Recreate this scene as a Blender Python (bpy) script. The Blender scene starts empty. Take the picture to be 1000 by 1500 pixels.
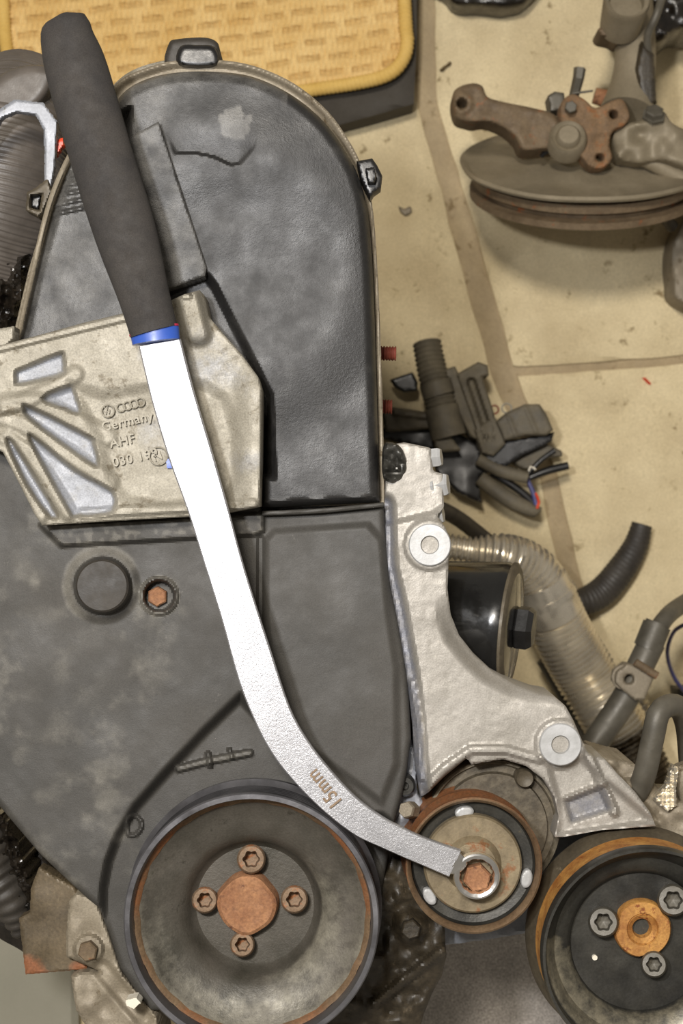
import bpy, bmesh, math, random
import numpy as np
from mathutils import Vector, Matrix, noise as mnoise
random.seed(4)
C = bpy.context.scene
# ---------------------------------------------------------------- camera
# The engine stands on its flywheel end with the timing face up; the camera looks down on it.
# Coordinates are given as (px, py, z): where a point at depth z lies, S metres per px on the face plane.
S = 0.00036; D = 0.85; ZR = 0.50
cam_d = bpy.data.cameras.new('camera'); cam = bpy.data.objects.new('camera', cam_d)
C.collection.objects.link(cam); C.camera = cam
cam.location = (0, 0, ZR + D)
cam_d.sensor_fit = 'VERTICAL'; cam_d.sensor_height = 36; cam_d.lens = D / S / 1500 * 36
cam_d.clip_start = 0.05; cam_d.clip_end = 50
cam_d.dof.use_dof = True; cam_d.dof.focus_distance = D - 0.01; cam_d.dof.aperture_fstop = 14.0
# ---------------------------------------------------------------- light
W = bpy.data.worlds.new('world'); C.world = W; W.use_nodes = True
W.node_tree.nodes['Background'].inputs[0].default_value = (1.0, 0.91, 0.78, 1)
W.node_tree.nodes['Background'].inputs[1].default_value = 0.27
def area(name, loc, target, size, power, col):
    l = bpy.data.lights.new(name, 'AREA'); l.shape = 'DISK'; l.size = size; l.energy = power; l.color = col
    o = bpy.data.objects.new(name, l); C.collection.objects.link(o); o.location = loc
    o.rotation_euler = (Vector(target) - Vector(loc)).to_track_quat('-Z', 'Y').to_euler()
    return o
area('flash_lamp', (-0.18, 0.13, ZR + D - 0.01), (0.0, -0.02, ZR), 0.05, 6.2, (0.98, 0.98, 1.0))
area('ceiling_lamp', (-0.24, 0.62, 2.5), (0.05, 0.1, 0), 0.26, 34.0, (1.0, 0.93, 0.83))
C.view_settings.view_transform = 'Standard'; C.view_settings.look = 'None'
C.view_settings.gamma = 1; C.view_settings.use_curve_mapping = False
C.view_settings.exposure = 0.0
# ---------------------------------------------------------------- helpers
def k(z): return S * (D - z) / D
def P(px, py, z): return Vector(((px - 500) * k(z), (750 - py) * k(z), ZR + z))
FZ = -ZR                                   # the floor in z
def lin(h):
    if not isinstance(h, str): return h
    r = [int(h[i:i+2], 16) / 255 for i in (0, 2, 4)]
    return tuple((c / 12.92 if c <= .04045 else ((c + .055) / 1.055) ** 2.4) for c in r) + (1,)
MATS = {}
def mat(name, a, b, scale=60, rough=.5, metal=0., bump=.2, bscale=900, mask=None, spot=None, spotamt=.5, spotscale=120, rvar=.12, coat=0, lo=.35, hi=.65, grain=0.0, wav=3.):
    m = bpy.data.materials.new(name); m.use_nodes = True; nt = m.node_tree; N = nt.nodes; L = nt.links
    bs = N['Principled BSDF']
    tc = N.new('ShaderNodeTexCoord')
    def noi(sc, det=6, rg=.6):
        n = N.new('ShaderNodeTexNoise'); n.inputs['Scale'].default_value = sc; n.inputs['Detail'].default_value = det
        n.inputs['Roughness'].default_value = rg; L.new(tc.outputs['Object'], n.inputs['Vector']); return n.outputs['Fac']
    def rng(src, l, h, t0=0., t1=1.):
        n = N.new('ShaderNodeMapRange'); n.inputs[1].default_value = l; n.inputs[2].default_value = h
        n.inputs[3].default_value = t0; n.inputs[4].default_value = t1; L.new(src, n.inputs[0]); return n.outputs[0]
    def mix(f, c1, c2):
        n = N.new('ShaderNodeMix'); n.data_type = 'RGBA'; L.new(f, n.inputs['Factor'])
        for s, c in ((n.inputs[6], c1), (n.inputs[7], c2)):
            if isinstance(c, (tuple, list)): s.default_value = c
            else: L.new(c, s)
        return n.outputs[2]
    n1 = noi(scale); col = mix(rng(n1, lo, hi), lin(a), lin(b))
    if spot:
        col = mix(rng(noi(spotscale, 8, .7), 1 - spotamt, 1 - spotamt + .08), col, lin(spot))
    if mask:
        at = N.new('ShaderNodeAttribute'); at.attribute_name = 'mask'
        mm = N.new('ShaderNodeMath'); mm.operation = 'MULTIPLY_ADD'; mm.use_clamp = True
        L.new(rng(noi(scale * 4, 6, .7), .3, .7, -.35, .35), mm.inputs[2]); L.new(at.outputs['Fac'], mm.inputs[0]); mm.inputs[1].default_value = 1.0
        q = N.new('ShaderNodeMath'); q.operation = 'MULTIPLY'; q.use_clamp = True
        L.new(mm.outputs[0], q.inputs[0]); L.new(rng(at.outputs['Fac'], 0.02, .3), q.inputs[1])
        col = mix(q.outputs[0], col, lin(mask))
    fine = noi(bscale, 3, .6)
    if grain:
        g = N.new('ShaderNodeMix'); g.data_type = 'RGBA'; g.blend_type = 'MULTIPLY'; g.inputs['Factor'].default_value = 1
        cc = N.new('ShaderNodeCombineColor'); r = rng(fine, .3, .7, 1 - grain, 1 + grain)
        for i in range(3): L.new(r, cc.inputs[i])
        L.new(col, g.inputs[6]); L.new(cc.outputs[0], g.inputs[7]); col = g.outputs[2]
    L.new(col, bs.inputs['Base Color'])
    L.new(rng(noi(scale * 2.3), .3, .7, max(.02, rough - rvar), min(1, rough + rvar)), bs.inputs['Roughness'])
    bs.inputs['Metallic'].default_value = metal
    bs.inputs['Coat Weight'].default_value = coat
    if bump:
        bp = N.new('ShaderNodeBump'); bp.inputs['Strength'].default_value = bump; bp.inputs['Distance'].default_value = .00022
        ad = N.new('ShaderNodeMath'); ad.operation = 'ADD'
        L.new(fine, ad.inputs[0]); L.new(rng(noi(scale * wav), 0, 1, 0, 1.5), ad.inputs[1])
        L.new(ad.outputs[0], bp.inputs['Height']); L.new(bp.outputs[0], bs.inputs['Normal'])
    MATS[name] = m; return m

def cent(parent):
    """world position of a parent chain (no rotations are used on parents)"""
    v = Vector((0, 0, 0))
    while parent is not None: v += parent.location; parent = parent.parent
    return v
def link(name, verts, faces, m, parent=None, mask=None, smooth=True, angle=35, label=None, base=False):
    v = np.array([tuple(x) for x in verts], dtype=float)
    c = (v.min(0) + v.max(0)) / 2
    if base: c[2] = v[:, 2].min()
    me = bpy.data.meshes.new(name); me.from_pydata((v - c).tolist(), [], faces)
    if mask is not None:
        at = me.attributes.new('mask', 'FLOAT', 'POINT'); at.data.foreach_set('value', np.array(mask, dtype=np.float32))
    me.materials.append(MATS[m]); me.validate(); me.update()
    bm = bmesh.new(); bm.from_mesh(me); bmesh.ops.recalc_face_normals(bm, faces=bm.faces); bm.to_mesh(me); bm.free()
    if smooth:
        me.shade_smooth()
        me.set_sharp_from_angle(angle=math.radians(angle))
    o = bpy.data.objects.new(name, me); C.collection.objects.link(o)
    o.parent = parent; o.location = Vector(c) - cent(parent)
    if label: o['label'] = label
    return o
def thing(name, label, cat, loc=(0, 0, 0), group=None):
    o = bpy.data.objects.new(name, None); C.collection.objects.link(o); o.location = loc; o.empty_display_size = .02
    o['label'] = label; o['category'] = cat
    if group: o['group'] = group
    return o
def tag(o, label, cat, group=None):
    o['label'] = label; o['category'] = cat
    if group: o['group'] = group
    return o
def fpoint(px, py, z=FZ): p = P(px, py, z); return (p.x, p.y, p.z)
def catmull(pts, n=6, closed=True):
    pts = [tuple(p) for p in pts]; out = []; m = len(pts)
    for i in range(m if closed else m - 1):
        if closed: p0, p1, p2, p3 = (pts[(i + j - 1) % m] for j in range(4))
        else: p0, p1, p2, p3 = (pts[min(max(i + j - 1, 0), m - 1)] for j in range(4))
        for q in range(n):
            t = q / n
            out.append(tuple(.5 * (2 * b + (c - a) * t + (2 * a - 5 * b + 4 * c - d) * t * t + (3 * b - a - 3 * c + d) * t ** 3)
                             for a, b, c, d in zip(p0, p1, p2, p3)))
    if not closed: out.append(pts[-1])
    return out
def circle(cx, cy, r, n=24, ry=None, a0=0): return [(cx + r * math.cos(a0 + 2 * math.pi * i / n), cy + (ry or r) * math.sin(a0 + 2 * math.pi * i / n)) for i in range(n)]
def pip(X, Y, poly):
    ins = np.zeros(X.shape, bool); n = len(poly)
    for i in range(n):
        x0, y0 = poly[i]; x1, y1 = poly[(i + 1) % n]
        if y0 == y1: continue
        c = ((y0 > Y) != (y1 > Y)) & (X < (x1 - x0) * (Y - y0) / (y1 - y0) + x0); ins ^= c
    return ins
def near(X, Y, poly, closed=True):
    """distance to the polygon's line and its nearest point"""
    bd = np.full(X.shape, 1e9); bx = X.copy(); by = Y.copy(); n = len(poly)
    for i in range(n if closed else n - 1):
        x0, y0 = poly[i][:2]; x1, y1 = poly[(i + 1) % n][:2]; dx, dy = x1 - x0, y1 - y0; L2 = dx * dx + dy * dy + 1e-12
        t = np.clip(((X - x0) * dx + (Y - y0) * dy) / L2, 0, 1); qx = x0 + t * dx; qy = y0 + t * dy
        d = np.hypot(X - qx, Y - qy); w = d < bd; bd[w] = d[w]; bx[w] = qx[w]; by[w] = qy[w]
    return bd, bx, by
def sd(X, Y, poly):
    d = near(X, Y, poly)[0]; return np.where(pip(X, Y, poly), d, -d)       # positive inside
def ss(x, a, b): t = np.clip((x - a) / (b - a), 0, 1); return t * t * (3 - 2 * t)
def ridge(X, Y, pts, w): d = near(X, Y, pts, False)[0]; return 1 - ss(d, w * .35, w)
def vnoise(X, Y, sc, seed=0):
    """smooth value noise, roughly -1..1"""
    rs = np.random.RandomState(seed); T = rs.rand(64, 64) * 2 - 1; u = X / sc + 1000; v = Y / sc + 1000
    iu = np.floor(u).astype(int); iv = np.floor(v).astype(int); fu = u - iu; fv = v - iv
    fu = fu * fu * (3 - 2 * fu); fv = fv * fv * (3 - 2 * fv)
    g = lambda a, b: T[a % 64, b % 64]
    return (g(iu, iv) * (1 - fu) + g(iu + 1, iv) * fu) * (1 - fv) + (g(iu, iv + 1) * (1 - fu) + g(iu + 1, iv + 1) * fu) * fv
def relief(name, poly, z, m, parent=None, h=None, pitch=4, depth=.02, holes=(), edge=0, edgeh=None, mask=None, label=None, angle=35, slope=None, base=False):
    """a solid casting / moulding: outline in px at z, top surface z + h(px, py) in metres, walls straight down by depth"""
    pa = np.array(poly); x0, y0 = pa.min(0) - pitch; x1, y1 = pa.max(0) + pitch
    gx = np.arange(x0, x1 + pitch, pitch); gy = np.arange(y0, y1 + pitch, pitch); X, Y = np.meshgrid(gx, gy)
    ins = pip(X, Y, poly); d, bx, by = near(X, Y, poly)
    for hpoly in holes:
        ins &= ~pip(X, Y, hpoly); d2, b2x, b2y = near(X, Y, hpoly); w = d2 < d; d = np.where(w, d2, d); bx = np.where(w, b2x, bx); by = np.where(w, b2y, by)
    close = ins & (d < .35 * pitch); ins2 = ins & ~close
    cell = ins2[:-1, :-1] | ins2[1:, :-1] | ins2[:-1, 1:] | ins2[1:, 1:]
    used = np.zeros(X.shape, bool); used[:-1, :-1] |= cell; used[1:, :-1] |= cell; used[:-1, 1:] |= cell; used[1:, 1:] |= cell
    snap = used & ~ins2; X = np.where(snap, bx, X); Y = np.where(snap, by, Y); d = np.where(snap, 0, d)
    H = np.zeros(X.shape) if h is None else h(X, Y) + np.zeros(X.shape)
    if edge:
        eh = edge * k(z) if edgeh is None else edgeh
        t = np.clip(d / edge, 0, 1); H = H - eh * (1 - np.sqrt(np.clip(1 - (1 - t) ** 2, 0, 1)))
    Z = z + H; K = S * (D - Z) / D
    idx = np.full(X.shape, -1); idx[used] = np.arange(used.sum())
    verts = np.stack([(X - 500) * K, (750 - Y) * K, ZR + Z], -1)[used]
    jj, ii = np.nonzero(cell)
    q = np.stack([idx[jj, ii], idx[jj + 1, ii], idx[jj + 1, ii + 1], idx[jj, ii + 1]], 1)
    faces = q.tolist()
    cnt = {}
    for f in faces:
        for a, b in zip(f, f[1:] + f[:1]):
            if (b, a) in cnt: del cnt[(b, a)]
            else: cnt[(a, b)] = 1
    bv = sorted({a for e in cnt for a in e}); mp = {}; vl = verts.tolist()
    mk = None if mask is None else list((mask(X, Y) + np.zeros(X.shape))[used])
    floor_z = (ZR + z - depth)
    for a in bv:
        mp[a] = len(vl); p = vl[a]; vl.append([p[0], p[1], min(floor_z, p[2] - .0005)])
        if mk is not None: mk.append(mk[a])
    for a, b in cnt: faces.append([a, mp[a], mp[b], b])
    return link(name, vl, faces, m, parent, mk, True, angle, label, base)
def lathe(name, c, prof, m, parent=None, seg=64, mask=None, axis=(0, 0, 1), label=None, angle=35, smooth=True, rot=0, wob=None, base=False, caps=(True, None)):
    """c world point; prof [(r, h)] metres along axis"""
    ax = Vector(axis).normalized(); q = Vector((0, 0, 1)).rotation_difference(ax); c = Vector(c); V = []; F = []; mk = []
    for i, (r, hh) in enumerate(prof):
        for j in range(seg):
            a = rot + 2 * math.pi * j / seg; rr = r * (wob(a, i) if wob else 1)
            V.append(c + q @ Vector((rr * math.cos(a), rr * math.sin(a), hh)))
            if mask: mk.append(mask(i, a))
    n = len(prof)
    for i in range(n - 1):
        for j in range(seg):
            F.append([i * seg + j, i * seg + (j + 1) % seg, (i + 1) * seg + (j + 1) % seg, (i + 1) * seg + j])
    if caps[0]: F.append([j for j in range(seg)])
    if caps[1] or (caps[1] is None): F.append([(n - 1) * seg + j for j in range(seg)])
    return link(name, V, F, m, parent, mk or None, smooth, angle, label, base)
def lpx(cx, cy, z, rpx): return P(cx, cy, z), rpx * k(z)
def resamp(pts, step):
    out = [pts[0]]; acc = 0
    for a, b in zip(pts, pts[1:]):
        A = np.array(a, float); B = np.array(b, float); L = np.linalg.norm((B - A)[:3]); t = step - acc
        while t <= L: out.append(tuple(A + (B - A) * t / L)); t += step
        acc = L - (t - step)
    out.append(pts[-1]); return out
def tube(name, pts, m, parent=None, seg=16, corr=None, label=None, smoothpath=True, caps=True, step=.004, flat=1.0, mask=None, angle=45, hollow=0, base=False):
    """pts [(px, py, z, r_px)]; corr=(period_m, depth_m) corrugation; flat scales the section's height"""
    W_ = [tuple(P(a, b, z)) + (r * k(z),) for a, b, z, r in pts]
    if smoothpath: W_ = catmull(W_, 10, False)
    if corr: step = corr[0] / 6
    W_ = resamp(W_, step); n = len(W_); V = []; F = []; mk = []; s = 0; up = None
    for i, w in enumerate(W_):
        p = Vector(w[:3]); a = Vector(W_[max(i - 1, 0)][:3]); b = Vector(W_[min(i + 1, n - 1)][:3]); t = (b - a).normalized()
        if i: s += (p - Vector(W_[i - 1][:3])).length
        side = t.cross(Vector((0, 0, 1)))
        if side.length < .2 or up is not None and flat == 1.0:
            side = t.cross(up) if up is not None else t.cross(Vector((0, 1, 0)))
        side.normalize(); up = side.cross(t).normalized()
        r = w[3] + (corr[1] * math.sin(2 * math.pi * s / corr[0]) if corr else 0)
        for j in range(seg):
            an = 2 * math.pi * j / seg; V.append(p + side * r * math.cos(an) + up * r * flat * math.sin(an)); mk.append(mask(i / n) if mask else 0)
    for i in range(n - 1):
        for j in range(seg): F.append([i * seg + j, i * seg + (j + 1) % seg, (i + 1) * seg + (j + 1) % seg, (i + 1) * seg + j])
    def cap(i, sgn):
        p = sum((V[i * seg + j] for j in range(seg)), Vector()) / seg
        if hollow:
            q = 1 if sgn < 0 else -1; w = Vector(W_[max(min(i - q * -0, n - 1), 0)][:3]); t = (Vector(W_[1][:3]) - Vector(W_[0][:3])).normalized() * sgn * -1 if i == 0 else (Vector(W_[-2][:3]) - Vector(W_[-1][:3])).normalized()
            if i == 0: t = (Vector(W_[1][:3]) - Vector(W_[0][:3])).normalized()
            b0 = len(V)
            for j in range(seg): V.append(p + (V[i * seg + j] - p) * hollow); mk.append(mk[i * seg])
            for j in range(seg): V.append(p + (V[i * seg + j] - p) * hollow + t * .02); mk.append(mk[i * seg])
            for j in range(seg):
                j2 = (j + 1) % seg; F.append([i * seg + j, i * seg + j2, b0 + j2, b0 + j]); F.append([b0 + j, b0 + j2, b0 + seg + j2, b0 + seg + j])
            F.append([b0 + seg + j for j in range(seg)])
        else: F.append([i * seg + j for j in range(seg)])
    cap(0, -1); cap(n - 1, 1)
    return link(name, V, F, m, parent, mk if mask else None, True, angle, label, base)
def hexbolt(c, r, hh, m, parent, name='bolt', axis=(0, 0, 1), seg=6, rot=.3, label=None, washer=None, socket=0):
    """hex head with chamfer, optional washer flange and socket"""
    pr = []
    if washer: pr += [(washer, 0), (washer, hh * .18), (r * 1.02, hh * .2)]
    else: pr += [(r, 0)]
    pr += [(r, hh * .85), (r * .86, hh)]
    if socket: pr += [(socket, hh), (socket * .95, hh * .45)]
    return lathe(name, c, pr, m, parent, seg, axis=axis, rot=rot, smooth=False, label=label)
def capbolt(px, py, z, rpx, m, parent, label=None, hh=.008, lean=(0, 0, 1), name='bolt'):
    """round head with a splined socket in it"""
    c, r = lpx(px, py, z, rpx); pr = [(r, -.002), (r, hh * .8), (r * .86, hh), (r * .56, hh), (r * .5, hh * .6), (r * .44, hh * .2), (r * .1, hh * .1)]
    w = lambda a, i: 1 + (.10 * math.cos(6 * a) if i in (3, 4, 5) else 0)
    return lathe(name, c, pr, m, parent, 36, axis=lean, wob=w, label=label)
def text(name, body, px, py, z, hpx, ang, m, parent, ext=.0004, bold=0.0, sx=1.0):
    cu = bpy.data.curves.new('t', 'FONT'); cu.body = body; cu.size = hpx * k(z) * 1.38; cu.extrude = ext; cu.offset = bold; cu.resolution_u = 3
    cu.space_character = 1.08
    o = bpy.data.objects.new('t', cu); C.collection.objects.link(o)
    bpy.context.view_layer.update(); me = bpy.data.meshes.new_from_object(o.evaluated_get(bpy.context.evaluated_depsgraph_get()))
    bpy.data.objects.remove(o); R = Matrix.Rotation(math.radians(ang), 3, 'Z'); c = P(px, py, z)
    V = [c + R @ Vector((v.co.x * sx, v.co.y, v.co.z)) for v in me.vertices]; F = [list(p.vertices) for p in me.polygons]
    return link(name, V, F, m, parent, smooth=False)
def ring_mesh(px, py, z, R, r, m, parent, name='ring', seg=28):
    c = P(px, py, z); R *= k(z); r *= k(z); V = []; F = []
    for i in range(seg):
        for j in range(8):
            a = 2 * math.pi * i / seg; b = 2 * math.pi * j / 8; q = R + r * math.cos(b); V.append(c + Vector((q * math.cos(a), q * math.sin(a), r * math.sin(b))))
    for i in range(seg):
        for j in range(8): F.append([i * 8 + j, (i + 1) % seg * 8 + j, (i + 1) % seg * 8 + (j + 1) % 8, i * 8 + (j + 1) % 8])
    return link(name, V, F, m, parent)
def union(name, objs, stuff=False):
    """join finished meshes into one part"""
    V = []; F = []; o0 = objs[0]; ms = []; mi = []
    for o in objs:
        b = len(V); off = o.location - o0.location
        V += [tuple(v.co + off) for v in o.data.vertices]; F += [[b + i for i in p.vertices] for p in o.data.polygons]
    m = o0.data.materials[0]; me = bpy.data.meshes.new(name); me.from_pydata(V, [], F); me.materials.append(m); me.update()
    me.shade_smooth(); me.set_sharp_from_angle(angle=math.radians(35)); o0.data = me
    for o in objs[1:]: bpy.data.objects.remove(o)
    o0.name = name
    if stuff: o0['kind'] = 'stuff'
    return o0
# ---------------------------------------------------------------- materials
mat('slab', 'bdac88', 'd8c8a2', 12, .85, 0, .5, 700, spot='8a7856', spotamt=.40, spotscale=55, grain=.14, wav=12.)
mat('mortar', '98876a', 'ac9a7a', 20, .9, 0, .6, 500, spot='7d6b4c', spotamt=.42, spotscale=60, grain=.1)
mat('cover', '1b1a19', '262524', 22, .47, 0, .5, 1800, wav=25., mask='65635f', spot='454340', spotamt=.30, spotscale=180, grain=.4)
mat('cover_low', '3a3834', '44413c', 14, .62, 0, .35, 1500, mask='77736a', spot='66625c', spotamt=.33, spotscale=90, grain=.2, wav=20.)
mat('black', '141313', '1f1e1d', 40, .38, 0, .2, 900, grain=.2)
mat('rubber', '2a2621', '3b362f', 50, .6, 0, .3, 900, grain=.15)
mat('bellows', '4a443e', '5d564f', 40, .5, 0, .3, 900)
mat('grip', '2b2826', '37332f', 60, .85, 0, .5, 1600, grain=.25)
mat('blue', '2c4c9e', '355ab0', 60, .4, 0, .05)
mat('red_line', 'b02a45', 'c0304a', 60, .4, 0, .05)
mat('chrome', 'b2b2b5', 'c6c6c9', 60, .37, .75, .5, 2600, rvar=.03, grain=.2, wav=14.)
mat('polish', 'd9d8d6', 'f2f1ef', 60, .2, 1, .02, 900, rvar=.04)
mat('print', '6f5a45', '8a745c', 300, .7, 0, .1, 1500)
mat('alu', '8a8476', '9f998b', 35, .6, .2, .5, 1100, mask='989a9f', spot='736b5b', spotamt=.43, spotscale=110, grain=.22, wav=16.)
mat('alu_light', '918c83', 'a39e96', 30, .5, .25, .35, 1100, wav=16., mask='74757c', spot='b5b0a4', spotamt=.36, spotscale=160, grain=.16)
mat('alu_brown', '7a705f', '8f8573', 40, .6, .2, .6, 900, wav=10., mask='93928f', spot='5c4f3a', spotamt=.42, spotscale=80, grain=.15)
mat('washer', 'a5a5a3', 'bababa', 80, .5, .35, .2, 900, spot='96948f', spotamt=.36)
mat('steel_dark', '2d2c29', '43413b', 40, .38, .35, .3, 700, mask='8c8470', spot='665a42', spotamt=.33, spotscale=90, grain=.15)
mat('steel_ring', '5a595c', '7c7b7e', 30, .36, .8, .1, 700, mask='8a5a36')
mat('dish', '3f3c34', '57524a', 30, .5, .25, .5, 1000, wav=14., mask='8f8a7b', spot='38352d', spotamt=.40, spotscale=60, grain=.12)
mat('rust', '7f5538', '9a6f4d', 90, .8, .0, .8, 700, spot='624030', spotamt=.42, spotscale=150, grain=.2)
mat('rust_orange', '93602f', 'bb8a48', 90, .6, .15, .6, 700, spot='7a3f1c', spotamt=.42, spotscale=150, grain=.15)
mat('rust_brown', '5b4b37', '73624b', 70, .7, .1, .7, 600, spot='8a4f2a', spotamt=.42, spotscale=90, grain=.15)
mat('brown_disc', '6c604b', '8a7c62', 70, .5, .3, .3, 700, spot='80593a', spotamt=.44, spotscale=80, grain=.12)
mat('body_brown', '433c30', '5a5141', 60, .55, .2, .5, 500, mask='8b8270', spot='756c5a', spotamt=.36, spotscale=100, grain=.15)
mat('oily', '2a241a', '3f372a', 45, .5, 0, 1.0, 400, spot='5d5242', spotamt=.38, spotscale=90, grain=.3)
mat('oily_black', '15120e', '262019', 45, .3, 0, 1.0, 400, spot='4a3d2a', spotamt=.36, spotscale=90, grain=.3)
mat('pipe_silver', 'd0c8b8', 'e6decd', 30, .3, .8, .05, 700, mask='4a3f2f')
mat('pipe_grey', '4a463d', '625d52', 40, .5, .2, .3, 700, spot='7d7666', spotamt=.35)
mat('filter', '0f0f0f', '171716', 40, .22, 0, .05, 700, coat=.3)
mat('rug', 'cba766', 'dbbc80', 25, .9, 0, .6, 1500, mask='a07f48', grain=.2)
mat('rug_edge', 'c4a052', 'd2b064', 40, .8, 0, .4, 1500, grain=.15)
mat('grey_speck', '8f8982', 'a29b93', 60, .9, 0, .8, 700, spot='b0a99f', spotamt=.43, spotscale=330, grain=.4)
mat('grey_smooth', '8a8778', '938f80', 10, .7, 0, .1, 700, grain=.05)
mat('blue_grey', '85888f', '999ba0', 20, .5, .3, .2, 700, spot='66665f', spotamt=.36, grain=.1)
mat('disc_grey', '776d59', '908570', 18, .6, .2, .3, 500, spot='5d5340', spotamt=.36, spotscale=40, grain=.08)
mat('dusty', '4c463a', '665e4d', 50, .7, 0, .3, 900, spot='7d735c', spotamt=.36, spotscale=60, grain=.12)
mat('wire_blue', '3a3a66', '4a4a7a', 50, .4)
mat('red', 'c23a20', 'd84a28', 50, .4)
mat('bolt_tan', '6b5640', '86705a', 120, .75, .1, .6, 900, mask='8a5230', spot='8f5d3a', spotamt=.46, spotscale=180, grain=.2)
mat('flange_rust', '64503a', '7c6246', 80, .8, 0, .6, 700, spot='7f5532', spotamt=.44, spotscale=110, grain=.2)
mat('plate_brown', '4a4030', '655843', 40, .5, .2, .3, 700, mask='87573a', spot='8a7a60', spotamt=.36, spotscale=90, grain=.2)
mat('groove_rust', '5f4a35', '756048', 70, .6, .2, .4, 700, mask='80502f', grain=.2)
mat('stud', '6b2f22', '83402e', 90, .7, .1, .4)
mat('dark_underlay', '2c2822', '3b362e', 8, .8, 0, .3, 400, grain=.1)
mat('leafbit', '54452c', '6b5a3a', 90, .8)
mat('paint_chip', 'd8d0bc', 'e6dfd0', 90, .6)

# ================================================================ SETTING: the slab floor
def flat_struct(name, m, poly, ztop, thick, parent=None, pitch=0, h=None):
    if pitch: return relief(name, poly, ztop, m, parent, h=h, pitch=pitch, depth=thick, edge=5, edgeh=.003)
    top = [P(a, b, ztop) for a, b in poly]; n = len(top); V = top + [p - Vector((0, 0, thick)) for p in top]
    F = [list(range(n)), list(range(2 * n - 1, n - 1, -1))] + [[i, (i + 1) % n, n + (i + 1) % n, n + i] for i in range(n)]
    return link(name, V, F, m, parent, smooth=False)
floor = flat_struct('floor', 'mortar', [(-900, -900), (1900, -900), (1900, 2400), (-900, 2400)], FZ - .006, .03)
floor['kind'] = 'structure'
fh = lambda X, Y: .0012 * vnoise(X, Y, 90, 1) + .0006 * vnoise(X, Y, 23, 2)
def wob(pts, amp, step=25, seed=0):
    rs = np.random.RandomState(seed); out = []
    for a, b in zip(pts, pts[1:] + pts[:1]):
        L = math.hypot(b[0] - a[0], b[1] - a[1]); n = max(1, min(60, int(L / step)))
        for i in range(n): out.append((a[0] + (b[0] - a[0]) * i / n + rs.uniform(-amp, amp), a[1] + (b[1] - a[1]) * i / n + rs.uniform(-amp, amp)))
    return out
slabs = [[(-900, -890), (585, -890), (610, 150), (672, 380), (722, 560), (790, 700), (850, 1000), (870, 2390), (-900, 2390)],
         [(620, -890), (1890, -890), (1890, 440), (1250, 488), (1000, 520), (752, 538), (706, 370), (640, 150)],
         [(758, 552), (1000, 534), (1250, 502), (1890, 455), (1890, 2390), (905, 2390), (885, 1000), (815, 690)]]
for i, s in enumerate(slabs): flat_struct('slab', 'slab', wob(s, 1.6, 25, i), FZ, .02, floor, pitch=14, h=fh)
# ================================================================ ENGINE
E = thing('engine', 'car engine standing with its black timing cover and belt pulleys facing up', 'engine', (0, 0, 0))
# -- block under everything, down to the floor
def zlin(poly, z0, z1, m, name, parent, **kw): return relief(name, poly, z0, m, parent, depth=z0 - z1, pitch=kw.pop('pitch', 12), **kw)
zlin([(90, 240), (250, 170), (470, 190), (540, 420), (556, 700), (560, 1120), (520, 1330), (380, 1440), (200, 1420), (150, 1250), (40, 1150), (30, 700), (60, 420)],
     -.035, FZ, 'oily', 'engine_block', E, edge=20, label='dark oily engine block under the covers')
# -- upper timing cover: flange then moulded face
rimpts = [(148, 150), (175, 118), (212, 100), (255, 89), (310, 87), (370, 96), (430, 122), (480, 163), (512, 208), (530, 245), (545, 300), (553, 400), (559, 550), (564, 740)]
rimlow = [(380, 742), (300, 600), (150, 560), (10, 515), (22, 480), (42, 395), (70, 300), (100, 225)]
rim = catmull(rimpts, 5, False) + rimlow
uc = thing('upper_timing_cover', '', '', (0, 0, 0)); del uc['label']; del uc['category']; uc.parent = E
uc['label'] = 'black moulded arched upper timing cover'
relief('flange', rim, -.016, 'body_brown', uc, pitch=4, depth=.006, edge=3, mask=lambda X, Y: ss(d0(X, Y), 6, 1), label='brown dusty cover flange with pale edge') if False else None
d_rim = lambda X, Y: near(X, Y, rim)[0]
relief('flange', rim, -.014, 'alu_brown', uc, pitch=2.4, depth=.012, edge=3, h=lambda X, Y: -.004 * ss(d_rim(X, Y), 3, 14), label='brownish cover flange with a bright outer lip')
up = catmull([(158, 165), (185, 132), (220, 114), (262, 106), (312, 105), (368, 112), (425, 138), (474, 178), (506, 222), (526, 262), (539, 315), (546, 400), (551, 550), (556, 736)], 5, False) \
    + [(383, 744), (383, 620), (300, 560), (150, 540), (22, 508), (32, 480), (50, 400), (78, 300), (106, 235)]
wedge = [(150, 222), (186, 203), (232, 178), (302, 392), (300, 404), (246, 424), (180, 446)]
lowleft = [(10, 520), (60, 320), (130, 190), (190, 160), (185, 205), (248, 428), (302, 404), (314, 420), (396, 580), (400, 700), (200, 640), (0, 560)]
scuff = catmull([(318, 178), (335, 160), (352, 158), (358, 172), (372, 165), (366, 188), (350, 205), (330, 198)], 3)
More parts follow.
